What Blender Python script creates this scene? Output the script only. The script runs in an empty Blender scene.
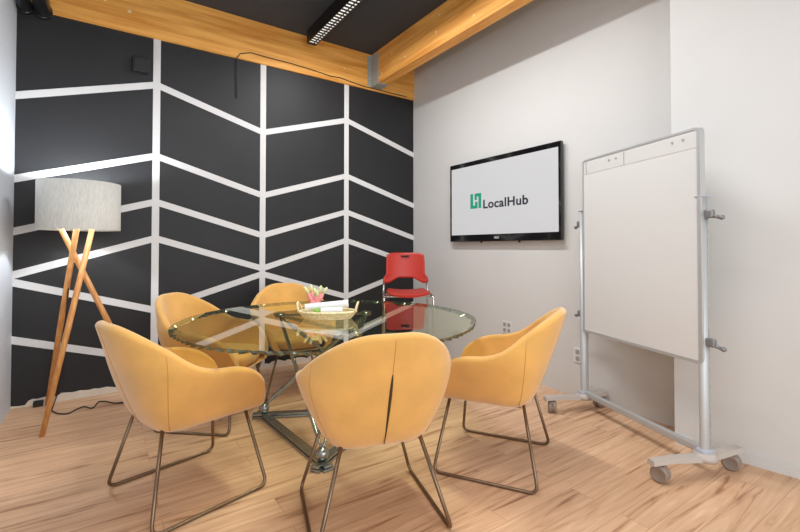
import bpy, bmesh, math, random
from mathutils import Vector, Matrix
random.seed(7)
S = bpy.context.scene
COL = S.collection
PI = math.pi

# ------------------------------------------------------------------ camera
cam_d = bpy.data.cameras.new('camera')
cam_d.sensor_width = 36.0
cam_d.lens = 430.86 / 800.0 * 36.0
cam_d.shift_y = -26.15 / 800.0
cam_d.clip_start = 0.02
cam = bpy.data.objects.new('camera', cam_d)
COL.objects.link(cam)
cam.location = (0.568, -4.309, 1.2)
cam.rotation_euler = (PI / 2 + 0.0182, 0.0, -0.6006)
S.camera = cam

# ------------------------------------------------------------------ world, lamps, exposure
W_STRENGTH = 0.6
world = bpy.data.worlds.new('ambient_fill')  # added even fill, enters through the open end behind the camera
S.world = world
world.use_nodes = True
bg = world.node_tree.nodes['Background']
bg.inputs['Color'].default_value = (0.93, 0.97, 1.0, 1)
bg.inputs['Strength'].default_value = W_STRENGTH


def area(name, loc, rot, sx, sy, power, color):
    d = bpy.data.lights.new(name, 'AREA')
    d.shape = 'RECTANGLE'
    d.size = sx
    d.size_y = sy
    d.energy = power
    d.color = color
    o = bpy.data.objects.new(name, d)
    o.location = loc
    o.rotation_euler = rot
    COL.objects.link(o)
    return o


# ceiling lighting of the room (long linear fixtures pointing down) and a fill panel added behind the camera
area('ceiling_light_near', (1.2, -3.4, 3.26), (0, 0, 0), 0.5, 2.0, 36, (0.98, 0.98, 1.0))
area('ceiling_light_far', (2.31, -1.75, 3.27), (0, 0, 0), 0.12, 2.1, 60, (0.98, 0.985, 1.0))
area('frontal_fill', (1.6, -6.3, 1.7), (PI / 2, 0, 0), 3.2, 2.6, 85, (0.93, 0.97, 1.0))  # added fill from the front, no window is built there

S.view_settings.view_transform = 'Standard'
S.view_settings.look = 'None'
S.view_settings.gamma = 1.0
S.view_settings.use_curve_mapping = False
S.view_settings.exposure = 0.0


# ------------------------------------------------------------------ materials
def lin(c):
    return tuple(((v / 255) / 12.92 if v / 255 <= 0.04045 else (((v / 255) + 0.055) / 1.055) ** 2.4) for v in c) + (1,)


def mat(name, rgb, rough=0.5, metal=0.0, noise=0.0, scale=20.0, bump=0.0, bscale=200.0, sheen=0.0, coat=0.0,
        spec=0.5, emit=None, estr=0.0, stretch=None, trans=0.0):
    m = bpy.data.materials.new(name)
    m.use_nodes = True
    nt = m.node_tree
    b = nt.nodes['Principled BSDF']
    c = lin(rgb)
    b.inputs['Base Color'].default_value = c
    b.inputs['Roughness'].default_value = rough
    b.inputs['Metallic'].default_value = metal
    b.inputs['Sheen Weight'].default_value = sheen
    b.inputs['Coat Weight'].default_value = coat
    b.inputs['Specular IOR Level'].default_value = spec
    b.inputs['Transmission Weight'].default_value = trans
    if emit:
        b.inputs['Emission Color'].default_value = lin(emit)
        b.inputs['Emission Strength'].default_value = estr
    tc = nt.nodes.new('ShaderNodeTexCoord')
    mp = nt.nodes.new('ShaderNodeMapping')
    nt.links.new(tc.outputs['Object'], mp.inputs['Vector'])
    if stretch:
        mp.inputs['Scale'].default_value = stretch
    if noise > 0:
        n = nt.nodes.new('ShaderNodeTexNoise')
        n.inputs['Scale'].default_value = scale
        n.inputs['Detail'].default_value = 4
        nt.links.new(mp.outputs['Vector'], n.inputs['Vector'])
        r = nt.nodes.new('ShaderNodeValToRGB')
        r.color_ramp.elements[0].position = 0.3
        r.color_ramp.elements[1].position = 0.7
        r.color_ramp.elements[0].color = tuple(v * (1 - noise) for v in c[:3]) + (1,)
        r.color_ramp.elements[1].color = tuple(min(1, v * (1 + noise)) for v in c[:3]) + (1,)
        nt.links.new(n.outputs['Fac'], r.inputs['Fac'])
        nt.links.new(r.outputs['Color'], b.inputs['Base Color'])
    if bump > 0:
        n2 = nt.nodes.new('ShaderNodeTexNoise')
        n2.inputs['Scale'].default_value = bscale
        n2.inputs['Detail'].default_value = 3
        nt.links.new(mp.outputs['Vector'], n2.inputs['Vector'])
        bu = nt.nodes.new('ShaderNodeBump')
        bu.inputs['Strength'].default_value = bump
        bu.inputs['Distance'].default_value = 0.004
        nt.links.new(n2.outputs['Fac'], bu.inputs['Height'])
        nt.links.new(bu.outputs['Normal'], b.inputs['Normal'])
    return m


def wood(name, dark, light, axis, scale=1.0, rough=0.45, coat=0.0):
    """streaky wood, grain along the given local axis"""
    m = bpy.data.materials.new(name)
    m.use_nodes = True
    nt = m.node_tree
    b = nt.nodes['Principled BSDF']
    b.inputs['Roughness'].default_value = rough
    b.inputs['Coat Weight'].default_value = coat
    tc = nt.nodes.new('ShaderNodeTexCoord')
    mp = nt.nodes.new('ShaderNodeMapping')
    s = [14 * scale, 14 * scale, 14 * scale]
    s[axis] = 0.9 * scale
    mp.inputs['Scale'].default_value = s
    nt.links.new(tc.outputs['Object'], mp.inputs['Vector'])
    n = nt.nodes.new('ShaderNodeTexNoise')
    n.inputs['Scale'].default_value = 1.6
    n.inputs['Detail'].default_value = 6
    n.inputs['Distortion'].default_value = 0.6
    nt.links.new(mp.outputs['Vector'], n.inputs['Vector'])
    r = nt.nodes.new('ShaderNodeValToRGB')
    r.color_ramp.elements[0].position = 0.32
    r.color_ramp.elements[1].position = 0.68
    r.color_ramp.elements[0].color = lin(dark)
    r.color_ramp.elements[1].color = lin(light)
    nt.links.new(n.outputs['Fac'], r.inputs['Fac'])
    nt.links.new(r.outputs['Color'], b.inputs['Base Color'])
    return m


def floor_mat():
    m = bpy.data.materials.new('laminate_floor')
    m.use_nodes = True
    nt = m.node_tree
    N, Lk = nt.nodes, nt.links
    b = N['Principled BSDF']
    b.inputs['Roughness'].default_value = 0.42
    b.inputs['Specular IOR Level'].default_value = 0.45
    tc = N.new('ShaderNodeTexCoord')
    br = N.new('ShaderNodeTexBrick')
    br.offset = 0.37
    br.inputs['Scale'].default_value = 1.0
    br.inputs['Brick Width'].default_value = 1.25
    br.inputs['Row Height'].default_value = 0.125
    br.inputs['Mortar Size'].default_value = 0.0012
    br.inputs['Mortar Smooth'].default_value = 0.3
    br.inputs['Bias'].default_value = 0.0
    br.inputs['Color1'].default_value = (0.0, 0.0, 0.0, 1)
    br.inputs['Color2'].default_value = (1, 1, 1, 1)
    br.inputs['Mortar'].default_value = (0.5, 0.5, 0.5, 1)
    Lk.new(tc.outputs['Object'], br.inputs['Vector'])
    # shift the grain of every plank
    sep = N.new('ShaderNodeVectorMath'); sep.operation = 'SCALE'; sep.inputs['Scale'].default_value = 7.0
    Lk.new(br.outputs['Color'], sep.inputs[0])
    add = N.new('ShaderNodeVectorMath'); add.operation = 'ADD'
    Lk.new(tc.outputs['Object'], add.inputs[0]); Lk.new(sep.outputs['Vector'], add.inputs[1])
    mp = N.new('ShaderNodeMapping'); mp.inputs['Scale'].default_value = (0.8, 10.0, 1.0)
    Lk.new(add.outputs['Vector'], mp.inputs['Vector'])
    n1 = N.new('ShaderNodeTexNoise'); n1.inputs['Scale'].default_value = 1.8; n1.inputs['Detail'].default_value = 7
    n1.inputs['Distortion'].default_value = 1.2; n1.inputs['Roughness'].default_value = 0.6
    Lk.new(mp.outputs['Vector'], n1.inputs['Vector'])
    r1 = N.new('ShaderNodeValToRGB')
    e = r1.color_ramp.elements
    e[0].position = 0.33; e[0].color = lin((158, 112, 80))
    e[1].position = 0.72; e[1].color = lin((232, 198, 158))
    k = e.new(0.42); k.color = lin((206, 164, 128))
    k = e.new(0.55); k.color = lin((219, 178, 142))
    Lk.new(n1.outputs['Fac'], r1.inputs['Fac'])
    # broad tone per plank
    hs = N.new('ShaderNodeMix'); hs.data_type = 'RGBA'; hs.blend_type = 'MULTIPLY'
    hs.inputs[0].default_value = 1.0
    rr = N.new('ShaderNodeValToRGB')
    rr.color_ramp.elements[0].color = (0.92, 0.915, 0.91, 1)
    rr.color_ramp.elements[1].color = (1.0, 1.0, 1.0, 1)
    Lk.new(br.outputs['Color'], rr.inputs['Fac'])
    Lk.new(r1.outputs['Color'], hs.inputs[6]); Lk.new(rr.outputs['Color'], hs.inputs[7])
    mo = N.new('ShaderNodeMix'); mo.data_type = 'RGBA'
    Lk.new(br.outputs['Fac'], mo.inputs[0])
    Lk.new(hs.outputs[2], mo.inputs[6]); mo.inputs[7].default_value = lin((166, 122, 92))
    Lk.new(mo.outputs[2], b.inputs['Base Color'])
    return m


def glass_mat(name, tint, refl):
    m = bpy.data.materials.new(name)
    m.use_nodes = True
    nt = m.node_tree
    for n in list(nt.nodes):
        if n.type == 'BSDF_PRINCIPLED':
            nt.nodes.remove(n)
    out = [n for n in nt.nodes if n.type == 'OUTPUT_MATERIAL'][0]
    tr = nt.nodes.new('ShaderNodeBsdfTransparent')
    tr.inputs['Color'].default_value = tint
    if refl <= 0:
        nt.links.new(tr.outputs[0], out.inputs['Surface'])
        return m
    gl = nt.nodes.new('ShaderNodeBsdfGlossy')
    gl.inputs['Roughness'].default_value = 0.0
    gl.inputs['Color'].default_value = (0.93, 0.97, 0.93, 1)
    fr = nt.nodes.new('ShaderNodeFresnel')
    fr.inputs['IOR'].default_value = 1.52
    mu = nt.nodes.new('ShaderNodeMath'); mu.operation = 'MULTIPLY'; mu.use_clamp = True
    mu.inputs[1].default_value = refl
    mx = nt.nodes.new('ShaderNodeMixShader')
    nt.links.new(fr.outputs[0], mu.inputs[0])
    nt.links.new(mu.outputs[0], mx.inputs[0])
    nt.links.new(tr.outputs[0], mx.inputs[1])
    nt.links.new(gl.outputs[0], mx.inputs[2])
    nt.links.new(mx.outputs[0], out.inputs['Surface'])
    return m


def linen_mat():
    m = bpy.data.materials.new('linen_shade')
    m.use_nodes = True
    nt = m.node_tree
    b = nt.nodes['Principled BSDF']
    out = [n for n in nt.nodes if n.type == 'OUTPUT_MATERIAL'][0]
    tc = nt.nodes.new('ShaderNodeTexCoord')
    mp = nt.nodes.new('ShaderNodeMapping'); mp.inputs['Scale'].default_value = (120, 120, 14)
    nt.links.new(tc.outputs['Object'], mp.inputs['Vector'])
    n = nt.nodes.new('ShaderNodeTexNoise'); n.inputs['Scale'].default_value = 1.5; n.inputs['Detail'].default_value = 4
    nt.links.new(mp.outputs['Vector'], n.inputs['Vector'])
    r = nt.nodes.new('ShaderNodeValToRGB')
    r.color_ramp.elements[0].position = 0.3; r.color_ramp.elements[0].color = lin((196, 194, 187))
    r.color_ramp.elements[1].position = 0.65; r.color_ramp.elements[1].color = lin((216, 214, 206))
    nt.links.new(n.outputs['Fac'], r.inputs['Fac'])
    nt.links.new(r.outputs['Color'], b.inputs['Base Color'])
    b.inputs['Roughness'].default_value = 0.95
    tl = nt.nodes.new('ShaderNodeBsdfTranslucent')
    nt.links.new(r.outputs['Color'], tl.inputs['Color'])
    mx = nt.nodes.new('ShaderNodeMixShader'); mx.inputs[0].default_value = 0.02
    nt.links.new(b.outputs[0], mx.inputs[1]); nt.links.new(tl.outputs[0], mx.inputs[2])
    nt.links.new(mx.outputs[0], out.inputs['Surface'])
    return m


M = dict(
    white_wall=mat('white_wall_paint', (211, 210, 207), 0.75, noise=0.015, scale=2.0, bump=0.05, bscale=90, spec=0.25),
    left_wall=mat('left_wall_cool_light', (206, 210, 216), 0.75, noise=0.015, scale=2.0, spec=0.25),  # white wall with the bluish light on it put into the colour
    black_wall=mat('black_wall_paint', (33, 33, 35), 0.55, noise=0.12, scale=3.0, bump=0.06, bscale=60, spec=0.4),
    stripe=mat('white_stripe_paint', (214, 213, 212), 0.6),
    skirting=mat('skirting_white', (214, 204, 190), 0.6, noise=0.06, scale=14),
    ceiling=mat('ceiling_black', (52, 56, 61), 0.7, noise=0.1, scale=2),
    floor=floor_mat(),
    beam_x=wood('glulam_back', (214, 140, 54), (246, 184, 94), 0, 1.0, 0.6, 0.0),
    beam_y=wood('glulam_side', (210, 136, 54), (244, 180, 92), 1, 1.0, 0.6, 0.0),
    knot=mat('beam_knot', (236, 206, 150), 0.6),
    galv=mat('galvanised_steel', (168, 170, 164), 0.6, 0.25, noise=0.15, scale=40),
    velvet=mat('mustard_velvet', (223, 171, 92), 0.82, noise=0.10, scale=6, sheen=0.5, bump=0.05, bscale=300, spec=0.2),
    velvet_in=mat('mustard_velvet_seat', (226, 176, 100), 0.82, noise=0.05, scale=9, sheen=0.35, bump=0.05, bscale=300, spec=0.2),
    seam=mat('seam_thread', (196, 146, 78), 0.8),
    zipper=mat('dark_zip', (70, 48, 26), 0.7),
    bronze=mat('bronze_tube', (128, 108, 88), 0.3, 0.85),
    gun=mat('gunmetal_steel', (160, 168, 168), 0.25, 0.9, noise=0.1, scale=25),
    glass=glass_mat('table_glass', (0.91, 0.955, 0.74, 1), 1.05),
    glass_under=glass_mat('table_glass_underside', (0.98, 0.985, 0.93, 1), 0),
    glass_edge=mat('chipped_glass_edge', (92, 106, 94), 0.05, metal=0.35, spec=1.0, noise=0.7, scale=45),
    linen=linen_mat(),
    legwood=wood('oak_leg', (200, 132, 66), (226, 166, 98), 2, 2.0, 0.4, 0.2),
    black=mat('black_plastic', (24, 24, 25), 0.35),
    cord=mat('black_cord', (32, 28, 27), 0.5),
    bulb=mat('bulb', (255, 246, 230), 0.4, emit=(255, 240, 220), estr=6.0),
    metal=mat('satin_nickel', (190, 190, 188), 0.3, 0.9),
    red=mat('red_plastic', (182, 44, 28), 0.38, noise=0.03, scale=12),
    reddark=mat('dark_slot', (26, 18, 16), 0.7),
    chrome=mat('chrome', (220, 220, 218), 0.15, 1.0),
    alu=mat('anodised_aluminium', (186, 188, 188), 0.45, 0.35),
    board=mat('whiteboard_enamel', (219, 219, 216), 0.25, spec=0.4),
    boardtop=mat('flipchart_clip', (215, 215, 212), 0.3),
    clamp=mat('clamp_grey', (128, 128, 128), 0.4, 0.3),
    caster=mat('caster_taupe', (142, 126, 115), 0.5),
    castdark=mat('caster_tread', (120, 104, 96), 0.6),
    footgrey=mat('foot_grey', (184, 174, 165), 0.45),
    bluegrey=mat('joint_grey', (176, 180, 192), 0.5),
    tvframe=mat('tv_gloss_black', (16, 16, 18), 0.12, coat=0.6),
    screen=mat('lit_screen', (120, 120, 120), 0.35, emit=(222, 222, 224), estr=0.62),
    teal=mat('logo_teal', (10, 70, 55), 0.5, emit=(22, 160, 122), estr=0.75),
    ink=mat('logo_ink', (22, 24, 34), 0.5, emit=(40, 42, 54), estr=0.5),
    plate=mat('outlet_plate', (220, 219, 216), 0.4),
    slot=mat('outlet_face', (158, 158, 158), 0.5),
    basket=mat('woven_straw', (236, 220, 172), 0.75, noise=0.2, scale=60, bump=0.3, bscale=120),
    paper=mat('white_paper', (236, 236, 236), 0.7),
    pink=mat('pink_coral', (238, 152, 150), 0.6, noise=0.15, scale=60),
    tip=mat('green_tip', (222, 224, 164), 0.6, noise=0.15, scale=60),
    green=mat('green_wrap', (136, 178, 74), 0.5, noise=0.2, scale=60),
    lens=mat('louvre_reflector', (240, 240, 240), 0.25, 0.4, emit=(255, 250, 240), estr=0.9),
    fixture=mat('fixture_black', (20, 20, 21), 0.45),
    pipe=mat('pipe_black', (30, 30, 32), 0.35, noise=0.2, scale=8),
)


# ------------------------------------------------------------------ helpers
class MB:
    """collects shapes into one mesh"""

    def __init__(self):
        self.bm = bmesh.new()
        self.mi = 0

    def _mark(self, faces, smooth):
        for f in faces:
            f.material_index = self.mi
            f.smooth = smooth

    def box(self, c, s, rot=None, bevel=0.0, seg=2):
        r = bmesh.ops.create_cube(self.bm, size=1.0)
        vs = r['verts']
        bmesh.ops.scale(self.bm, vec=Vector(s), verts=vs)
        if bevel > 0:
            es = list({e for v in vs for e in v.link_edges})
            g = bmesh.ops.bevel(self.bm, geom=es, offset=bevel, segments=seg, profile=0.5, affect='EDGES')
            vs = list({v for f in g['faces'] for v in f.verts} | {v for v in vs if v.is_valid})
        if rot is not None:
            bmesh.ops.rotate(self.bm, cent=(0, 0, 0), matrix=rot, verts=vs)
        bmesh.ops.translate(self.bm, vec=Vector(c), verts=vs)
        self._mark({f for v in vs for f in v.link_faces}, False)
        return vs

    def bar(self, a, b, w, h, up=(0, 0, 1), bevel=0.0):
        a, b = Vector(a), Vector(b)
        d = (b - a)
        L = d.length
        z = d.normalized()
        x = Vector(up).cross(z)
        if x.length < 1e-4:
            x = Vector((1, 0, 0))
        x.normalize()
        y = z.cross(x)
        R = Matrix((x, y, z)).transposed()
        self.box((a + b) / 2, (w, h, L), R, bevel)

    def tube(self, pts, r, n=10, caps=True, closed=False, radii=None):
        pts = [Vector(p) for p in pts]
        rings = []
        m = len(pts)
        up = None
        for i, p in enumerate(pts):
            if closed:
                t = (pts[(i + 1) % m] - pts[i - 1]).normalized()
            elif i == 0:
                t = (pts[1] - p).normalized()
            elif i == m - 1:
                t = (p - pts[-2]).normalized()
            else:
                t = ((pts[i + 1] - p).normalized() + (p - pts[i - 1]).normalized()).normalized()
            if up is None:
                up = Vector((0, 0, 1)) if abs(t.z) < 0.9 else Vector((1, 0, 0))
            x = up.cross(t).normalized()
            y = t.cross(x).normalized()
            up = y
            rr = radii[i] if radii else r
            rings.append([self.bm.verts.new(p + (x * math.cos(2 * PI * k / n) + y * math.sin(2 * PI * k / n)) * rr)
                          for k in range(n)])
        fs = []
        for i in range(m if closed else m - 1):
            A, B = rings[i], rings[(i + 1) % m]
            for k in range(n):
                fs.append(self.bm.faces.new((A[k], A[(k + 1) % n], B[(k + 1) % n], B[k])))
        self._mark(fs, True)
        if caps and not closed:
            self._mark([self.bm.faces.new(list(reversed(rings[0]))), self.bm.faces.new(rings[-1])], False)

    def lathe(self, prof, c=(0, 0, 0), n=32, rot=None, smooth=True):
        """prof: (r, z) list"""
        c = Vector(c)
        rings = []
        for r, z in prof:
            if r < 1e-6:
                v = Vector((0, 0, z))
                rings.append([self.bm.verts.new((rot @ v if rot else v) + c)])
            else:
                ring = []
                for k in range(n):
                    v = Vector((r * math.cos(2 * PI * k / n), r * math.sin(2 * PI * k / n), z))
                    ring.append(self.bm.verts.new((rot @ v if rot else v) + c))
                rings.append(ring)
        fs = []
        for A, B in zip(rings, rings[1:]):
            if len(A) == 1 and len(B) == 1:
                continue
            for k in range(n):
                if len(A) == 1:
                    fs.append(self.bm.faces.new((A[0], B[(k + 1) % n], B[k])))
                elif len(B) == 1:
                    fs.append(self.bm.faces.new((A[k], A[(k + 1) % n], B[0])))
                else:
                    fs.append(self.bm.faces.new((A[k], A[(k + 1) % n], B[(k + 1) % n], B[k])))
        self._mark(fs, smooth)

    def grid(self, rows, smooth=True, wrap=False):
        """rows: list of equally long rows of points"""
        V = [[self.bm.verts.new(Vector(p)) for p in r] for r in rows]
        fs = []
        n = len(V[0])
        for A, B in zip(V, V[1:]):
            for k in range(n if wrap else n - 1):
                fs.append(self.bm.faces.new((A[k], A[(k + 1) % n], B[(k + 1) % n], B[k])))
        self._mark(fs, smooth)
        return V

    def prism(self, poly, ext, axis):
        """polygon of 3D points extruded by the vector ext"""
        e = Vector(ext)
        a = [self.bm.verts.new(Vector(p)) for p in poly]
        b = [self.bm.verts.new(Vector(p) + e) for p in poly]
        fs = [self.bm.faces.new(a), self.bm.faces.new(list(reversed(b)))]
        n = len(a)
        for k in range(n):
            fs.append(self.bm.faces.new((a[k], b[k], b[(k + 1) % n], a[(k + 1) % n])))
        self._mark(fs, False)

    def build(self, name, mats, parent=None, recalc=True):
        if recalc:
            bmesh.ops.recalc_face_normals(self.bm, faces=self.bm.faces)
        me = bpy.data.meshes.new(name)
        self.bm.to_mesh(me)
        self.bm.free()
        for m in (mats if isinstance(mats, (list, tuple)) else [mats]):
            me.materials.append(m)
        o = bpy.data.objects.new(name, me)
        COL.objects.link(o)
        if parent:
            o.parent = parent
        return o


def tag(o, label, cat=None, group=None, kind=None):
    o['label'] = label
    if cat:
        o['category'] = cat
    if group:
        o['group'] = group
    if kind:
        o['kind'] = kind
    return o


def thing(name, label, cat, loc=(0, 0, 0), rz=0.0, group=None):
    o = bpy.data.objects.new(name, None)
    o.empty_display_size = 0.1
    COL.objects.link(o)
    o.location = loc
    o.rotation_euler = (0, 0, rz)
    return tag(o, label, cat, group)


def fillet(pts, r, n=6):
    pts = [Vector(p) for p in pts]
    out = [pts[0]]
    for a, b, c in zip(pts, pts[1:], pts[2:]):
        u = (a - b).normalized()
        w = (c - b).normalized()
        half = u.angle(w) / 2
        t = min(r / math.tan(half), (a - b).length * 0.49, (c - b).length * 0.49)
        p, q = b + u * t, b + w * t
        for i in range(n + 1):
            s = i / n
            out.append(p * (1 - s) ** 2 + b * 2 * s * (1 - s) + q * s ** 2)
    out.append(pts[-1])
    return out


def smooth(t):
    t = max(0.0, min(1.0, t))
    return t * t * (3 - 2 * t)


# ------------------------------------------------------------------ room shell
RW = 3.721      # width of the painted back wall
CEIL = 3.441
FRONT = -6.6

f = MB(); f.box((RW / 2, FRONT / 2, -0.05), (RW + 0.4, -FRONT + 0.4, 0.1))
tag(f.build('floor', M['floor']), 'light tan wood plank floor with dark grain streaks', 'floor', kind='structure')
f = MB(); f.box((RW / 2, FRONT / 2, CEIL + 0.05), (RW + 0.4, -FRONT + 0.4, 0.1))
tag(f.build('ceiling', M['ceiling']), 'black painted ceiling above the wooden beams', 'ceiling', kind='structure')

# back wall: black with white painted chevron lines
PW = RW / 4
f = MB()
f.box((RW / 2, 0.05, CEIL / 2), (RW + 0.2, 0.1, CEIL))
f.mi = 1
T = 0.004
SW = 0.056
BB = 3.03       # bottom of the back beam
for i in (1, 2, 3):
    f.box((i * PW, -T / 2, BB / 2), (SW, T, BB))
LINES = [(2.3505, 2.6289), (1.7193, 2.0025), (1.3215, 1.5995), (0.9939, 1.2815), (0.9394, 0.6574), (0.509, 0.228)]
for ze, zo in LINES:
    for i in range(4):
        za, zb = (ze, zo) if i % 2 == 0 else (zo, ze)
        xa, xb = i * PW + (SW / 2 if i else 0.0), (i + 1) * PW - (SW / 2 if i < 3 else 0.0)
        sl = (zb - za) / PW
        za2, zb2 = za + sl * (xa - i * PW), zb - sl * ((i + 1) * PW - xb)
        h = SW / 2 * math.sqrt(1 + sl * sl)
        f.prism([(xa, 0, za2 - h), (xb, 0, zb2 - h), (xb, 0, zb2 + h), (xa, 0, za2 + h)], (0, -T * 0.9, 0), 1)
tag(f.build('wall_back', [M['black_wall'], M['stripe']]), 'black accent wall painted with white chevron lines and vertical stripes',
    'wall', kind='structure')

f = MB(); f.box((-0.05, FRONT / 2, CEIL / 2), (0.1, -FRONT + 0.2, CEIL))
tag(f.build('wall_left', M['left_wall']), 'plain white wall left of the floor lamp', 'wall', kind='structure')
f = MB(); f.box((RW + 0.05, -1.6, CEIL / 2), (0.1, 3.2, CEIL))
tag(f.build('wall_right', M['white_wall']), 'plain white wall carrying the television', 'wall', kind='structure')
# the nearer piece of the right wall stands forward of it
f = MB()
P0, P1 = (3.474, -3.06), (3.62, -4.0)
f.prism([(P0[0], P0[1], 0), (P1[0], P1[1], 0), (P1[0], FRONT, 0), (RW + 0.1, FRONT, 0), (RW + 0.1, P0[1], 0)], (0, 0, CEIL), 2)
tag(f.build('wall_right_projection', M['white_wall']), 'projecting white wall section to the right of the whiteboard', 'wall',
    kind='structure')

# ragged pale baseboard strip under the black paint
f = MB()
xs, tops = [], []
x = 0.0
while x < RW:
    xs.append(x); tops.append(0.050 + random.uniform(-0.012, 0.012) + (0.02 if random.random() < 0.12 else 0) - (0.03 if x < 0.12 else 0))
    x += random.uniform(0.02, 0.06)
xs.append(RW); tops.append(0.05)
lo = [(a, -0.008, 0.0) for a in xs]
hi = [(a, -0.008, t) for a, t in zip(xs, tops)]
hib = [(a, 0.001, t) for a, t in zip(xs, tops)]
f.grid([lo, hi, hib], smooth=False)
tag(f.build('baseboard_back', M['skirting'], recalc=False), 'rough pale strip along the bottom of the black wall', 'baseboard', kind='structure')

# low skirting of the projecting wall section
f = MB()
u_ = Vector((P1[0] - P0[0], P1[1] - P0[1], 0)).normalized()
n_ = Vector((-u_.y, u_.x, 0)); n_ = n_ if n_.x < 0 else -n_
a_ = Vector((P0[0], P0[1], 0)); b_ = Vector((P1[0], P1[1], 0))
f.prism([a_ + n_ * 0.0005, b_ + n_ * 0.0005, b_ + n_ * 0.010, a_ + n_ * 0.010], (0, 0, 0.058), 2)
tag(f.build('baseboard_right', M['white_wall']), 'low white skirting along the projecting wall section', 'baseboard', kind='structure')

# beams
f = MB()
f.box((RW / 2, -0.006, (BB + CEIL) / 2), (RW, 0.028, CEIL - BB - 0.002))
f.mi = 1
for (u, z, r) in ((0.55, 3.25, 0.012), (0.72, 3.21, 0.016), (2.75, 3.2, 0.010), (1.35, 3.18, 0.008)):
    f.lathe([(r, 0.0), (r * 0.7, 0.004), (0, 0.004)], (u, -0.02, z), 10, Matrix.Rotation(PI / 2, 3, 'X'))
tag(f.build('ceiling_beam', [M['beam_x'], M['knot']]), 'orange wooden beam along the top of the black wall', 'beam', kind='structure')
SBX0, SBX1, SBB = 3.105, 3.222, 3.07
f = MB()
f.box(((SBX0 + SBX1) / 2, -0.02 + FRONT / 2, (SBB + CEIL) / 2), (SBX1 - SBX0, -FRONT, CEIL - SBB - 0.002))
f.mi = 1
for (y, z) in ((-0.45, 3.3), (-0.7, 3.17), (-0.25, 3.15), (-1.2, 3.22), (-1.25, 3.36), (-1.7, 3.15)):
    f.lathe([(0.013, 0.0), (0.009, 0.004), (0, 0.004)], (SBX0, y, z), 10, Matrix.Rotation(-PI / 2, 3, 'Y'))
tag(f.build('ceiling_beam', [M['beam_y'], M['knot']]), 'orange wooden beam running out above the television wall', 'beam', kind='structure')

# steel joist hanger
f = MB()
f.box((SBX0 - 0.004, -0.10, (SBB + CEIL) / 2 - 0.01), (0.008, 0.16, CEIL - SBB - 0.02))
f.box(((SBX0 + SBX1) / 2, -0.10, SBB - 0.006), (SBX1 - SBX0 + 0.02, 0.16, 0.01))
f.box((SBX0 - 0.03, -0.022, (SBB + CEIL) / 2 - 0.01), (0.05, 0.004, CEIL - SBB - 0.02))
tag(f.build('joist_hanger', M['galv']), 'grey steel joist hanger where the two wooden beams meet', 'bracket')

# ------------------------------------------------------------------ ceiling things
t = thing('linear_ceiling_light', 'black linear ceiling light with a bright louvred underside', 'ceiling light', (2.31, -0.14, 3.30))
f = MB()
for sx in (-1, 1):
    f.box((sx * 0.045, -1.3, 0.068), (0.006, 2.6, 0.136))
f.box((0, -0.003, 0.068), (0.084, 0.006, 0.136)); f.box((0, -2.597, 0.068), (0.084, 0.006, 0.136))
f.box((0, -1.3, 0.13), (0.084, 2.588, 0.012))
f.build('housing', M['fixture'], t)
f = MB(); f.box((0, -1.3, 0.012), (0.082, 2.586, 0.004)); f.build('reflector', M['lens'], t)
f = MB()
y = -0.03
while y > -2.58:
    f.box((0, y, 0.005), (0.082, 0.014, 0.010))
    y -= 0.05
f.box((0.012, -1.3, 0.005), (0.007, 2.586, 0.010))
lo_ = f.build('louvre', M['fixture'], t)

t = thing('ceiling_pipe', 'black pipes under the ceiling in the top left corner', 'pipe', (0.0, 0.0, 3.03))
for (px, r) in ((0.05, 0.045), (0.155, 0.052)):
    f = MB(); f.tube([(px, -0.005, 0), (px, -2.6, 0)], r, 18)
    for yy in (-0.03, -1.2):
        f.tube([(px, yy - 0.02, 0), (px, yy + 0.02, 0)], r + 0.008, 18)
    f.build('pipe', M['pipe'], t)
f = MB()
f.box((0.1, -0.8, 0.2), (0.03, 0.03, 0.40)); f.build('hanger', M['pipe'], t)
f = MB(); f.box((0.1, -2.0, 0.2), (0.03, 0.03, 0.40)); f.build('hanger', M['pipe'], t)

f = MB(); f.box((0.808, -0.028, 2.765), (0.125, 0.055, 0.125), bevel=0.006); f.box((0.808, -0.058, 2.765), (0.1, 0.008, 0.1), bevel=0.003)
tag(f.build('junction_box', M['black_wall']), 'small black box high on the black wall below the beam', 'junction box')

f = MB()
cab = [(1.602, -0.014, 2.64), (1.600, -0.016, 2.85), (1.598, -0.026, 3.03), (1.631, -0.026, 3.077), (1.726, -0.026, 3.111), (1.903, -0.026, 3.106),
       (2.131, -0.026, 3.105), (2.35, -0.026, 3.094), (2.582, -0.026, 3.074), (2.7, -0.026, 3.082), (2.827, -0.026, 3.066), (3.0, -0.026, 3.05), (3.6, -0.026, 3.048)]
f.tube(cab, 0.0045, 6)
tag(f.build('hanging_cable', M['cord']), 'thin dark cable along the beam with its loose end hanging down', 'cable')

# ------------------------------------------------------------------ television
TX = 3.66
t = thing('television', 'flat wall-mounted television showing a green logo on white', 'television', (RW, -1.448, 1.262))
tw, th = 1.384, 0.825
f = MB(); f.box((TX - RW + 0.02, 0, th / 2), (0.036, tw, th), bevel=0.006); f.build('casing', M['tvframe'], t)
f = MB(); f.box((-0.012, 0, th / 2), (0.022, 0.5, 0.4)); f.build('wall_mount', M['black'], t)
f = MB(); f.box((TX - RW + 0.0015, -0.002, 0.068 + 0.355), (0.003, 1.328, 0.706)); scr = f.build('screen', M['screen'], t)
lx = TX - RW - 0.0005
f = MB()
def lbox(y0, y1, z0, z1):
    f.box((lx - 0.001, (y0 + y1) / 2, (z0 + z1) / 2), (0.002, abs(y1 - y0), z1 - z0))
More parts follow.
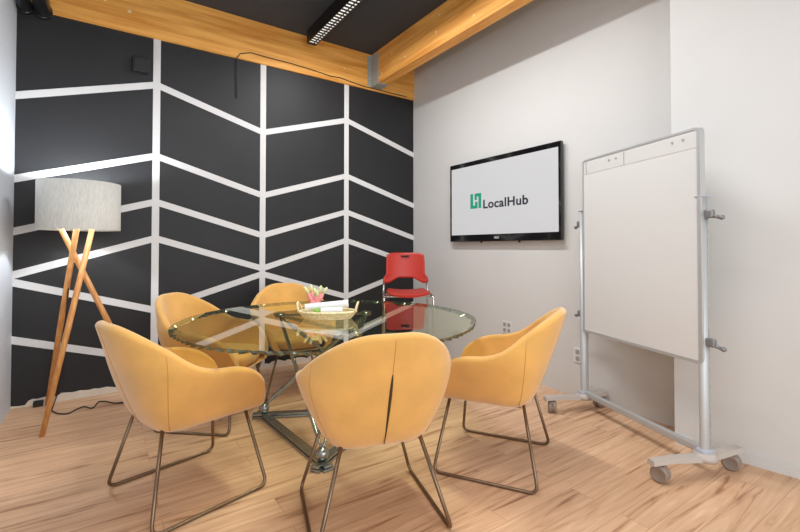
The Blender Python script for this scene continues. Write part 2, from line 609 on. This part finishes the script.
# mark made of two interlocking brackets, drawn with y to the left of the wall
Y = lambda v: -v + 1.448 - 1.448 + 0.0
ly0 = -1.077 + 1.448; lz0 = 1.597 - 1.262; mw, mh = 0.152, 0.150
def cell(a, b, c, d):
    lbox(ly0 - a * mw, ly0 - b * mw, lz0 + c * mh, lz0 + d * mh)
cell(0.0, 0.25, 0.0, 1.0)
cell(0.25, 0.66, 0.0, 0.20)
cell(0.44, 0.66, 0.20, 0.44)
cell(0.76, 1.0, 0.0, 1.0)
cell(0.40, 0.76, 0.80, 1.0)
cell(0.40, 0.60, 0.57, 0.80)
f.build('logo_mark', M['teal'], scr)
cu = bpy.data.curves.new('wordmark_text', 'FONT')
cu.body = 'LocalHub'
cu.size = 0.118
cu.extrude = 0.001
cu.offset = 0.0026
cu.space_character = 1.06
to = bpy.data.objects.new('wordmark_text', cu)
COL.objects.link(to)
bpy.context.view_layer.update()
me = bpy.data.meshes.new_from_object(to.evaluated_get(bpy.context.evaluated_depsgraph_get()))
bpy.data.objects.remove(to)
me.materials.clear(); me.materials.append(M['ink'])
xs_ = [v.co.x for v in me.vertices]
k = 0.548 / (max(xs_) - min(xs_)); x0 = min(xs_)
for v in me.vertices:
    v.co = Vector((lx - 0.001 - v.co.z, 1.448 - 1.258 - (v.co.x - x0) * k, 1.590 - 1.262 + v.co.y))
wm = bpy.data.objects.new('logo_wordmark', me); COL.objects.link(wm); wm.parent = scr
f = MB(); f.box((TX - RW + 0.001, 0.02, 0.036), (0.003, 0.06, 0.022), bevel=0.001); f.build('maker_badge', M['galv'], t)
for yy in (0.24, -0.24):
    f = MB(); f.box((TX - RW + 0.02, yy, -0.007), (0.014, 0.014, 0.016)); f.build('mounting_clip', M['black'], t)

# ------------------------------------------------------------------ wall outlets
def outlet(y, z, label, w=0.078):
    t = thing('wall_outlet', label, 'outlet', (RW, y, z), group='white outlets on the television wall')
    f = MB(); f.box((-0.004, 0, 0), (0.008, w, 0.118), bevel=0.003); f.build('cover_plate', M['plate'], t)
    for dy, dz in [(q, r) for q in ((-0.026, 0.026) if w > 0.1 else (0.0,)) for r in (-0.026, 0.026)]:
        f = MB(); f.box((-0.009, dy, dz), (0.004, 0.034, 0.034), bevel=0.004); f.build('socket', M['slot'], t)
outlet(-1.505, 0.445, 'white double wall outlet low on the wall below the television', 0.122)
outlet(-2.245, 0.335, 'white wall outlet beside the far whiteboard post')

# ------------------------------------------------------------------ whiteboard
A = Vector((3.199, -3.318, 0)); B = Vector((3.522, -2.415, 0))
d = (B - A); WL = d.length; d.normalize()
wrz = math.atan2(d.y, d.x)
t = thing('mobile_whiteboard', 'tall white mobile whiteboard on an aluminium stand with casters', 'whiteboard', tuple(A), wrz)
# local: +x along board from near post to far post, +y = left of it (towards the room)
f = MB(); f.box((WL / 2 - 0.0245, 0.006, 1.214), (WL - 0.03, 0.018, 1.25)); pan = f.build('board_panel', M['board'], t)
f = MB()
bx0, bx1, bz0, bz1 = -0.017, WL - 0.032, 0.580, 1.848
def rrect(x0, x1, z0, z1, r, n=6):
    out = []
    for (cx, cz, a0) in ((x1 - r, z0 + r, -90), (x1 - r, z1 - r, 0), (x0 + r, z1 - r, 90), (x0 + r, z0 + r, 180)):
        for i in range(n + 1):
            a = math.radians(a0 + 90 * i / n)
            out.append((cx + r * math.cos(a), cz + r * math.sin(a)))
    return out
o_ = rrect(bx0, bx1, bz0, bz1, 0.028); i_ = rrect(bx0 + 0.020, bx1 - 0.012, bz0 + 0.018, bz1 - 0.012, 0.014)
rows = []
for (p, y) in ((o_, -0.012), (o_, 0.020), (i_, 0.020), (i_, -0.012)):
    rows.append([(x, y, z) for x, z in p])
rows.append(rows[0])
f.grid(rows, smooth=False, wrap=True)
f.build('board_frame', M['alu'], t)
f = MB(); f.box((WL / 2 - 0.0245, 0.0155, 1.783), (WL - 0.05, 0.003, 0.09), bevel=0.002)
clip = f.build('clip_rail', M['boardtop'], t)
for xx in (0.59, 0.655, 0.155, 0.085):
    f = MB(); f.tube([(xx, 0.015, 1.798), (xx, 0.021, 1.798)], 0.007, 10); f.build('peg', M['galv'], clip)
for xx in (0.52, WL - 0.075):
    f = MB(); f.box((xx, 0.016, 1.783), (0.005, 0.006, 0.085)); f.build('slot', M['galv'], clip)
for (px, side) in ((-0.0, -1), (WL, 1)):
    f = MB()
    pr = [(0.021 * math.cos(a) + px, 0.032 * math.sin(a) - 0.012) for a in [2 * PI * i / 20 for i in range(20)]]
    f.grid([[(x, y, z) for x, y in pr] for z in (0.09, 1.472)], smooth=True, wrap=True)
    vs = [v for v in f.bm.verts if v.co.z > 1.46]
    f.bm.faces.new(vs)
    pst = f.build('post', M['alu'], t)
    f = MB(); f.box((px + side * 0.019, -0.022, 0.78), (0.006, 0.010, 1.36)); f.build('post_groove', M['galv'], pst)
    f = MB(); f.box((px, -0.012, 1.475), (0.044, 0.068, 0.008), bevel=0.004); f.build('post_cap', M['bluegrey'], t)
    for zz in (1.378, 0.701):
        f = MB()
        f.box((px + side * 0.038, -0.012, zz), (0.05, 0.03, 0.045), bevel=0.008)
        f.tube([(px + side * 0.05, -0.012, zz - 0.01), (px + side * 0.095, -0.02, zz - 0.022)], 0.009, 8)
        f.lathe([(0, -0.014), (0.012, -0.008), (0.014, 0), (0.012, 0.008), (0, 0.014)], (px + side * 0.1, -0.02, zz - 0.022), 12)
        f.build('clamp_knob', M['clamp'], t)
    # foot: a bowed bar with two casters
    front, back = (0.343, -0.245) if side < 0 else (0.325, -0.195)
    f = MB()
    cs = []
    for i in range(17):
        u = i / 16
        yy = back + (front - back) * u
        z = 0.092 + 0.014 * min(1, abs(yy) / 0.2) ** 1.5
        w = 0.036 - 0.012 * min(1, abs(yy) / 0.3)
        cs.append([(px - w, yy, z - 0.012), (px - w * 0.8, yy, z + 0.012), (px + w * 0.8, yy, z + 0.012), (px + w, yy, z - 0.012), (px, yy, z - 0.02)])
    V = f.grid(cs, smooth=False, wrap=True)
    f.bm.faces.new(V[0]); f.bm.faces.new(list(reversed(V[-1])))
    f.lathe([(0, 0.0), (0.058, 0.0), (0.062, 0.02), (0.045, 0.04), (0, 0.04)], (px, -0.005, 0.078), 20)
    f.build('foot', M['footgrey'], t)
    f = MB(); f.box((px, -0.008, 0.122), (0.056, 0.08, 0.03), bevel=0.01); f.build('foot_socket', M['bluegrey'], t)
    for yy, ang in ((front - 0.06, -1.15 if side < 0 else 1.0), (back + 0.057, -1.05 if side < 0 else 0.35)):
        f = MB()
        R = Matrix.Rotation(ang, 3, 'Z') @ Matrix.Rotation(PI / 2, 3, 'Y')
        CR = 0.043
        for off in (-0.016, 0.016):
            cc = Vector((px, yy, CR)) + Matrix.Rotation(ang, 3, 'Z') @ Vector((off, 0, 0))
            f.lathe([(0, -0.012), (0.030, -0.012), (0.032, -0.0135), (0.039, -0.011), (CR, -0.006), (CR, 0.006), (0.039, 0.011), (0.032, 0.0135), (0.030, 0.012), (0, 0.012)], cc, 24, R)
        f.box((px, yy, 0.072), (0.02, 0.05, 0.03), Matrix.Rotation(ang, 3, 'Z'), 0.006)
        f.tube([(px, yy, 0.075), (px, yy, 0.098)], 0.009, 10)
        cst = f.build('caster', M['caster'], t)
f = MB(); f.bar((0.02, -0.008, 0.120), (WL - 0.02, -0.008, 0.120), 0.034, 0.040, bevel=0.008); f.build('crossbar', M['alu'], t)

# ------------------------------------------------------------------ floor lamp
LC = Vector((0.415, -0.38, 0))
t = thing('tripod_floor_lamp', 'wooden tripod floor lamp with a grey linen drum shade', 'floor lamp', tuple(LC))
feet = [(0.25, -0.744), (0.218, -0.06), (0.86, -0.37)]
tops = [(0.492, -0.355), (0.405, -0.500), (0.30, -0.43)]
for (fx, fy), (tx, ty) in zip(feet, tops):
    a = Vector((fx, fy, 0.0)) - LC; b = Vector((tx, ty, 1.36)) - LC
    f = MB()
    f.tube([a, a.lerp(b, 0.5), b], 0.02, 16, radii=[0.015, 0.019, 0.018])
    for v in f.bm.verts:
        if v.co.z < 0.03:
            v.co.z = 0.0
    f.build('leg', M['legwood'], t)
def on(i, k):
    (fx, fy), (tx, ty) = feet[i], tops[i]
    return Vector((fx, fy, 0)).lerp(Vector((tx, ty, 1.36)), k) - LC
f = MB()
c0, c1, c2 = on(0, .80), on(1, .80), on(2, .80)
f.tube([c0, c1], 0.005, 8); f.tube([c1, c2], 0.005, 8); f.tube([c0, c2], 0.005, 8)
f.build('bolt', M['black'], t)
SR = 0.252
f = MB()
f.lathe([(SR, 1.328), (SR, 1.672), (SR - 0.004, 1.672), (SR - 0.004, 1.328), (SR, 1.328)], (0, 0, 0), 64)
sh = f.build('lamp_shade', M['linen'], t)
f = MB()
for a in (0, 2 * PI / 3, 4 * PI / 3):
    f.tube([(0, 0, 1.40), ((SR - 0.003) * math.cos(a), (SR - 0.003) * math.sin(a), 1.345)], 0.003, 6)
f.tube([(0, 0, 1.36), (0, 0, 1.46)], 0.018, 12)
f.tube([on(0, .985), (0, 0, 1.39)], 0.008, 8); f.tube([on(1, .985), (0, 0, 1.39)], 0.008, 8); f.tube([on(2, .985), (0, 0, 1.39)], 0.008, 8)
f.build('shade_carrier', M['metal'], t)
f = MB(); f.lathe([(0, 1.45), (0.014, 1.455), (0.03, 1.50), (0.03, 1.52), (0.018, 1.545), (0, 1.55)], (0, 0, 0), 16); f.build('bulb', M['bulb'], t)
ld = bpy.data.lights.new('lamp_bulb_light', 'POINT'); ld.energy = 32; ld.color = (0.86, 0.93, 1.0); ld.shadow_soft_size = 0.035
lo2 = bpy.data.objects.new('lamp_bulb_light', ld); COL.objects.link(lo2); lo2.location = (LC.x, LC.y, 1.585)
f = MB()
cpts = [(0.40, -0.37, 1.37), (0.385, -0.37, 1.22), (0.36, -0.37, 1.05), (0.335, -0.36, 0.6), (0.33, -0.34, 0.3), (0.29, -0.30, 0.12), (0.262, -0.235, 0.02), (0.261, -0.253, .006), (0.301, -0.338, .006),
        (0.361, -0.396, .006), (0.404, -0.316, .006), (0.453, -0.265, .006), (0.505, -0.374, .006), (0.542, -0.203, .006), (0.585, -0.233, .006),
        (0.641, -0.321, .006), (0.74, -0.36, .006), (0.85, -0.18, .006)]
f.tube(fillet([Vector(p) - LC for p in cpts], 0.03, 4), 0.0045, 6)
f.build('power_cord', M['cord'], t)
f = MB(); f.box((0.165, -0.052, 0.02), (0.06, 0.045, 0.04), bevel=0.004); f.box((0.165, -0.03, 0.02), (0.03, 0.02, 0.022))
tag(f.build('power_adapter', M['black']), 'small black power adapter on the floor by the rear lamp leg', 'power adapter')

# ------------------------------------------------------------------ yellow tub chairs
CZ0, CTOP, CARM = 0.386, 0.872, 0.655
TH = 0.048

def plan(s, z):
    """outer shell outline at parameter s (-1 left arm tip, 0 back, 1 right arm tip) and height z"""
    k = max(0.0, min(1.0, (z - CZ0) / 0.29))
    kk = max(0.0, min(1.0, (z - CZ0) / (CTOP - CZ0)))
    a = 0.222 + 0.126 * (1 - (1 - k) ** 1.35)
    if z > 0.66:
        a -= 0.018 * smooth((z - 0.66) / 0.2)
    yb = -0.215 - 0.175 * (kk ** 0.85)
    yf = 0.292 - 0.022 * k
    yc = -0.03 - 0.02 * kk
    c = yc - yb
    e = 2 / (3.7 - 1.5 * min(1, kk * 1.4))
    q = abs(s)
    if q < 0.62:
        th_ = q / 0.62 * PI / 2
        x = a * math.sin(th_) ** e
        y = yc - c * math.cos(th_) ** e
    else:
        w = (q - 0.62) / 0.38
        x = a - 0.025 * k * w ** 2
        y = yc + (yf - yc) * w
    return Vector((math.copysign(x, s), y, z))


def rim(s):
    q = abs(s)
    h = CARM + (CTOP - CARM) * (0.5 + 0.5 * math.cos(PI * max(0.0, min(1.0, (q - 0.05) / 0.61)))) ** 0.72
    h -= 0.016 * smooth((q - 0.56) / 0.3)
    if q > 0.74:
        h -= 0.175 * (1 - math.sqrt(max(0, 1 - ((q - 0.74) / 0.26) ** 2)))
    return h


def chair_shell():
    f = MB()
    NS = 72
    rows = []
    for i in range(NS + 1):
        s = -1 + 2 * i / NS
        h = rim(s)
        def nrm(z):
            e = 0.01
            a, b = plan(max(-1, s - e), z), plan(min(1, s + e), z)
            tt = (b - a); tt.z = 0; tt.normalize()
            return Vector((tt.y, -tt.x, 0))   # outward
        row = []
        p = plan(s, CZ0); n0 = nrm(CZ0)
        row.append(p - n0 * 0.055 + Vector((0, 0, -0.012)))
        row.append(p - n0 * 0.02 + Vector((0, 0, -0.009)))
        row.append(p - n0 * 0.004 + Vector((0, 0, 0.004)))
        zt = h - TH / 2
        for j in range(1, 11):
            z = CZ0 + 0.012 + (zt - CZ0 - 0.012) * j / 10
            row.append(plan(s, z))
        n = nrm(zt); base = plan(s, zt)
        for j in range(1, 8):
            a = PI * j / 8
            row.append(base - n * (TH / 2 * (1 - math.cos(a))) + Vector((0, 0, TH / 2 * math.sin(a))))
        for j in range(0, 7):
            z = zt - (zt - 0.42) * j / 6
            row.append(plan(s, z) - nrm(z) * TH)
        rows.append(row)
    V = f.grid(rows)
    # arm tips: rounded end caps
    for col, sg in ((V[0], 1), (V[-1], -1)):
        fc = f.bm.faces.new(col if sg < 0 else list(reversed(col)))
        fc.smooth = False
    # underside of the shell
    bot = [c[0] for c in V]
    fc = f.bm.faces.new(bot); fc.smooth = False
    bmesh.ops.recalc_face_normals(f.bm, faces=f.bm.faces)
    return f


def chair_cushion():
    f = MB()
    rows = []
    NC = 48
    for (z, sc) in ((0.384, 0.80), (0.388, 0.93), (0.398, 0.97), (0.44, 1.0), (0.462, 0.985), (0.474, 0.93), (0.479, 0.80), (0.482, 0.4)):
        row = []
        for i in range(NC):
            a = 2 * PI * i / NC
            e = 2 / 3.4
            ca, sa = math.cos(a), math.sin(a)
            w = 0.205 + 0.045 * smooth((z - 0.385) / 0.08)
            x = w * math.copysign(abs(ca) ** e, ca) * sc
            y = 0.04 + 0.25 * math.copysign(abs(sa) ** e, sa) * sc
            row.append((x, y, z))
        rows.append(row)
    V = f.grid(rows, wrap=True)
    f.bm.faces.new(list(reversed(V[0]))); fc = f.bm.faces.new(V[-1]); fc.smooth = True
    return f


def sled(sg):
    f = MB()
    pts = [(sg * 0.17, -0.180, 0.395), (sg * 0.286, -0.266, 0.0085), (sg * 0.286, 0.272, 0.0085), (sg * 0.17, 0.21, 0.395)]
    f.tube(fillet(pts, 0.04, 8), 0.0085, 10)
    f.box((sg * 0.165, 0.012, 0.376), (0.03, 0.36, 0.006))
    return f


def seam_tube(s, z0, z1, r, off=0.0):
    pts, rad = [], []
    for j in range(17):
        z = z0 + (z1 - z0) * j / 16
        p = plan(s, z)
        e = 0.01
        tt = plan(s + e, z) - plan(s - e, z); tt.z = 0; tt.normalize()
        pts.append(p + Vector((tt.y, -tt.x, 0)) * off)
        rad.append(r if not callable(r) else r(j / 16))
    f = MB(); f.tube(pts, 0.002, 6, radii=rad)
    return f


def make_chair(label, zipped=False):
    t = thing('tub_chair', label, 'chair', group='yellow tub chairs around the glass table')
    sh = chair_shell().build('shell', M['velvet'], t)
    chair_cushion().build('seat_cushion', M['velvet_in'], t)
    for sg in (-1, 1):
        sled(sg).build('sled_leg', M['bronze'], t)
    for s in (-0.40, 0.40):
        seam_tube(s, 0.392, rim(s) - 0.02, 0.0016).build('seam', M['seam'], sh)
    seam_tube(0.0, 0.392, CTOP - 0.022, 0.0018).build('seam', M['seam'], sh)
    return t, sh


def copy_tree(o, parent=None):
    c = o.copy(); COL.objects.link(c); c.parent = parent
    for ch in [x for x in list(bpy.data.objects) if x.parent is o]:
        copy_tree(ch, c)
    return c


CH = [
    ('yellow velvet tub chair nearest the camera seen from behind with an open zip', 1.585, -2.586, -0.278),
    ('yellow velvet tub chair on the left side of the table in front of the lamp', 0.918, -1.911, -1.311),
    ('yellow velvet tub chair on the right side of the table before the whiteboard', 2.412, -2.578, 0.545),
    ('yellow velvet tub chair at the back left of the table partly seen through its glass', 1.22, -1.03, -2.30),
    ('yellow velvet tub chair at the back of the table behind the straw basket', 1.915, -0.72, 3.04),
]
c0, sh0 = make_chair(CH[0][0])
chairs = [c0]
for (lb, x, y, a) in CH[1:]:
    c = copy_tree(c0); c['label'] = lb; chairs.append(c)
for c, (lb, x, y, a) in zip(chairs, CH):
    c.location = (x, y, 0); c.rotation_euler = (0, 0, a)
z_ = seam_tube(0.0, 0.395, 0.71, lambda u: 0.0015 + 0.0045 * math.sin(PI * min(1, max(0, 1 - u)) ** 0.6), 0.001).build('zip_opening', M['zipper'], sh0)
tag(z_, 'dark opened zip on the back of the shell')

# ------------------------------------------------------------------ glass table
TCx, TCy, TR, TZ = 1.805, -1.697, 0.948, 0.74
t = thing('glass_table', 'round glass table with a chipped scalloped edge on a steel rod base', 'table', (TCx, TCy, 0))
NE = 480
NSC = 92
def er(i, depth, ph=0.0):
    u = (i / NE * NSC + ph) % 1.0
    k_ = int((i / NE * NSC + ph)) % NSC
    rnd = ((k_ * 7919) % 97) / 97
    return TR - depth * (0.6 + 0.6 * rnd) * math.sin(PI * u) + 0.004 * math.sin(9 * 2 * PI * i / NE)
def ring(depth, z, inset=0.0, ph=0.0):
    return [((er(i, depth, ph) - inset) * math.cos(2 * PI * i / NE), (er(i, depth, ph) - inset) * math.sin(2 * PI * i / NE), z) for i in range(NE)]
r_top, r_mid, r_bot = ring(0.005, TZ, 0.003), ring(0.016, TZ - 0.009, 0.0), ring(0.040, TZ - 0.022, 0.004)
f = MB()
top = [f.bm.verts.new(p) for p in r_top]
f.bm.faces.new(top).material_index = 0
bot = [f.bm.verts.new(p) for p in r_bot]
fb = f.bm.faces.new(list(reversed(bot))); fb.material_index = 1
f.build('tabletop', [M['glass'], M['glass_under']], t, recalc=False)
f = MB(); f.grid([r_top, r_mid, r_bot], smooth=False, wrap=True); f.build('glass_edge', M['glass_edge'], t)
L_ = lambda x, y, z: Vector((x - TCx, y - TCy, z))
balls = [(1.508, -1.24), (1.566, -2.095), (2.275, -1.615)]
topn = [(1.63, -1.20), (2.20, -1.47), (1.76, -2.12)]
for i in range(3):
    a = L_(*balls[i], 0.0); b = L_(*balls[(i + 1) % 3], 0.0)
    n_ = (b - a).normalized() * 0.078
    h_ = Vector((0, 0, 0.001 * i))
    f = MB(); f.bar(a - n_ + Vector((0, 0, 0.026)) + h_, b + n_ + Vector((0, 0, 0.026)) + h_, 0.052, 0.012, bevel=0.002)
    f.bar(a + Vector((0, 0, 0.018)), b + Vector((0, 0, 0.018)), 0.030, 0.012)
    f.bar(a - n_ + Vector((0, 0, 0.008)) + h_, b + n_ + Vector((0, 0, 0.008)) + h_, 0.062, 0.014, bevel=0.003)
    f.build('base_bar', M['gun'], t)
for (x, y) in balls:
    f = MB()
    f.lathe([(0.037 * math.sin(PI * j / 14), 0.069 - 0.037 * math.cos(PI * j / 14)) for j in range(15)], L_(x, y, 0), 24)
    f.build('ball_foot', M['gun'], t)
for (i, j, r) in ((0, 1, 0.016), (1, 0, 0.013), (1, 1, 0.013), (2, 2, 0.016), (2, 0, 0.013)):
    a = L_(*balls[i], 0.085); b = L_(*topn[j], 0.70)
    f = MB()
    n_ = (b - a).normalized()
    f.tube([a, a.lerp(b, .06), a.lerp(b, .1), a.lerp(b, .9), a.lerp(b, .94), b], r, 12, radii=[r * .6, r * .6, r, r, r * .6, r * .6])
    f.build('strut', M['gun'], t)
for i in range(3):
    a = L_(*topn[i], 0.705); b = L_(*topn[(i + 1) % 3], 0.705)
    f = MB(); f.bar(a, b, 0.035, 0.012); f.build('top_bar', M['gun'], t)
for (x, y) in topn:
    f = MB(); f.lathe([(0, 0.69), (0.03, 0.69), (0.04, 0.705), (0.04, 0.7195), (0, 0.7195)], L_(x, y, 0), 20); f.build('glass_pad', M['gun'], t)

# ------------------------------------------------------------------ straw basket and what is in it
BA = Vector((1.768, -1.728, TZ + 0.0005))
brz = -0.6006
t = thing('straw_basket', 'oval woven straw basket with two looped handles on the glass table', 'basket', tuple(BA), brz)
ba, bb = 0.178, 0.108
f = MB()
NB = 64
def oval(sc, z, wob=0.0, ph=0):
    return [((ba * sc + wob * math.sin(26 * 2 * PI * i / NB + ph)) * math.cos(2 * PI * i / NB),
             (bb * sc + wob * math.sin(26 * 2 * PI * i / NB + ph)) * math.sin(2 * PI * i / NB), z) for i in range(NB)]
rows = []
zz = 0.0
f.grid([oval(0.82, 0.003), oval(0.80, 0.003), oval(0.0001, 0.003)], wrap=True)
f.build('bottom', M['basket'], t)
f = MB()
for j in range(7):
    z = 0.005 + 0.0062 * j
    sc = 0.83 + 0.17 * (j / 6) ** 0.8
    f.tube(oval(sc, z, 0.0032, PI * (j % 2)), 0.0046, 6, closed=True)
f.build('woven_side', M['basket'], t)
f = MB(); f.tube(oval(1.02, 0.047), 0.0085, 8, closed=True); f.build('rim', M['basket'], t)
for sg in (-1, 1):
    f = MB()
    pts = []
    for j in range(15):
        a = PI * j / 14
        pts.append((sg * (ba * 1.0 + 0.018 * math.sin(a)), -0.045 * math.cos(a), 0.047 + 0.058 * math.sin(a)))
    f.tube(pts, 0.0065, 8)
    f.build('handle', M['basket'], t)
Rz = Matrix.Rotation(brz, 3, 'Z')
def bl(x, y, z):
    return BA + Rz @ Vector((x, y, z))
def scroll(name, a, b, r, label):
    a, b = bl(*a), bl(*b)
    o = MB()
    mid = (a + b) / 2
    n = 20
    dd = (b - a).normalized()
    x = Vector((0, 0, 1)).cross(dd).normalized(); y = dd.cross(x)
    rows = []
    for i in range(49):
        th_ = 2 * PI * i / 16
        rr = r - 0.0016 * i / 16 * 2
        off = x * math.cos(th_) * rr + y * math.sin(th_) * rr
        rows.append([a - mid + off, b - mid + off])
    o.grid(rows)
    ob = o.build(name, M['paper'])
    ob.location = mid
    return tag(ob, label, 'paper roll', 'white paper rolls in the straw basket')
scroll('paper_roll', (-0.15, 0.018, 0.066), (0.128, 0.035, 0.092), 0.026, 'longer white paper roll lying across the back of the straw basket')
scroll('paper_roll', (-0.035, -0.045, 0.052), (0.10, -0.038, 0.058), 0.024, 'shorter white paper roll at the front of the straw basket')
o = MB(); o.lathe([(0, 0), (0.020, 0), (0.023, 0.062), (0.020, 0.062), (0.017, 0.004), (0, 0.004)], (0, 0, 0), 20)
ob = o.build('green_cup', M['green']); ob.location = bl(-0.066, -0.04, 0.0065)
tag(ob, 'small green cup in the left front of the straw basket', 'cup')
t = thing('coral_ornament', 'pink coral-shaped ornament with pale green tips standing behind the straw basket', 'ornament', tuple(bl(-0.115, 0.165, 0.0)), -0.6)
f = MB()
tips = [(-0.075, 0.0, 0.190), (-0.036, 0.012, 0.205), (0.004, -0.01, 0.172), (0.042, 0.0, 0.198), (0.080, 0.01, 0.185), (-0.014, 0.04, 0.18), (0.024, -0.035, 0.168)]
f.lathe([(0, 0), (0.036, 0), (0.042, 0.06), (0.03, 0.10), (0, 0.105)], (0, 0, 0), 16)
for (x, y, z) in tips:
    p1 = Vector((x * 0.25, y * 0.3, 0.07)); p2 = Vector((x * 0.62, y * 0.7, z * 0.76))
    f.tube([p1, p1.lerp(p2, .5) + Vector((0, 0, .004)), p2], 0.008, 8, radii=[0.015, 0.0155, 0.012])
f.build('stem', M['pink'], t)
for (x, y, z) in tips:
    p2 = Vector((x * 0.62, y * 0.7, z * 0.76)); p3 = Vector((x, y, z))
    g = MB(); g.tube([p2, p2.lerp(p3, .6), p3], 0.008, 8, radii=[0.012, 0.0105, 0.006]); g.build('tip', M['tip'], t)

# ------------------------------------------------------------------ red stool chair in the corner
RC = Vector((3.068, -0.79, 0)); rrz = math.atan2(0.50, -0.87)   # faces the room
t = thing('red_high_chair', 'tall red plastic chair with chrome legs in the corner behind the table', 'chair', tuple(RC), rrz)
SZ = 0.765
# seat: dished panel
f = MB()
rows, rows2 = [], []
for j in range(13):
    v = -1 + 2 * j / 12
    row, row2 = [], []
    for i in range(17):
        u = -1 + 2 * i / 16
        w = 0.212 * (1 - 0.10 * max(0, -v)) * (1 - 0.05 * v ** 4)
        x = w * u
        y = 0.20 * v * (1 - 0.06 * u ** 4)
        z = SZ + 0.016 * u * u - 0.012 * (1 - v * v) - (0.018 * max(0, v - 0.55) / 0.45 * max(0, v - .55) / .45) * (1 - 0.25 * u * u)
        row.append((x, y, z)); row2.append((x * .985, y * .985, z - 0.014 - 0.012 * (1 - u * u)))
    rows.append(row); rows2.append(row2)
V = f.grid(rows); V2 = f.grid(rows2)
def rimfaces(V, V2):
    a = V[0][:] + [r[-1] for r in V[1:]] + V[-1][-2::-1] + [r[0] for r in V[-2:0:-1]]
    b = V2[0][:] + [r[-1] for r in V2[1:]] + V2[-1][-2::-1] + [r[0] for r in V2[-2:0:-1]]
    n = len(a)
    for k in range(n):
        fc = f.bm.faces.new((a[k], a[(k + 1) % n], b[(k + 1) % n], b[k])); fc.smooth = False
rimfaces(V, V2)
f.build('seat', M['red'], t)
# backrest: curved shield with arched lower edge and side lugs
f = MB()
rows, rows2 = [], []
NU = 28
for j in range(15):
    v = j / 14
    row, row2 = [], []
    for i in range(NU + 1):
        u = -1 + 2 * i / NU
        lowz = 0.885 - 0.055 * smooth((abs(u) - 0.25) / 0.6)
        lowz = lowz if abs(u) < 0.9 else lowz + 0.01
        hiz = 1.148 - 0.022 * max(0, (abs(u) - 0.62) / 0.38) ** 2
        # width: wide lugs below, narrower shoulders above
        zc = lowz + (hiz - lowz) * v
        w = 0.203 + 0.032 * (1 - smooth((zc - 0.88) / 0.05)) - 0.006 * smooth((zc - 1.0) / 0.14) - 0.012 * smooth((zc - 1.125) / 0.025)
        w -= 0.012 * smooth((0.99 - abs(zc - 0.98)) * 0)
        x = w * u
        y = -0.205 - 0.06 * (zc - 0.8) / 0.35 + 0.05 * u * u
        row.append((x, y, zc)); row2.append((x, y - 0.014, zc))
    rows.append(row); rows2.append(row2)
V = f.grid(rows); V2 = f.grid(rows2); rimfaces(V, V2)
back = f.build('backrest', M['red'], t)
f = MB()
gp = [(0.045, 0), (0.038, -0.014), (-0.038, -0.014), (-0.045, 0)]
f.prism([(x, -0.238 - 0.018, 1.118 + z) for x, z in gp], (0, 0.02, 0), 1)
f.build('grip_slot', M['reddark'], back)
for sg in (-1, 1):
    f = MB()
    f.tube(fillet([(sg * 0.225, -0.20, 0.86), (sg * 0.232, -0.195, 0.74), (sg * 0.238, -0.28, 0.0)], 0.05, 5), 0.011, 10)
    f.build('leg', M['chrome'], t)
    f = MB()
    f.tube(fillet([(sg * 0.225, -0.17, 0.735), (sg * 0.238, 0.14, 0.735), (sg * 0.245, 0.225, 0.0)], 0.05, 6), 0.011, 10)
    f.build('leg', M['chrome'], t)
for (a, b) in (((-0.242, 0.18, 0.30), (0.242, 0.18, 0.30)), ((-0.236, -0.245, 0.30), (0.236, -0.245, 0.30))):
    f = MB(); f.tube([a, b], 0.009, 10); f.build('footrest', M['chrome'], t)
for sg in (-1, 1):
    f = MB(); f.tube([(sg * 0.241, 0.19, 0.24), (sg * 0.237, -0.25, 0.24)], 0.008, 10); f.build('side_rail', M['chrome'], t)
f = MB()
f.tube([(-0.225, -0.10, 0.722), (0.225, -0.10, 0.722)], 0.009, 8); f.tube([(-0.225, 0.10, 0.722), (0.225, 0.10, 0.722)], 0.009, 8)
f.build('seat_support', M['chrome'], t)
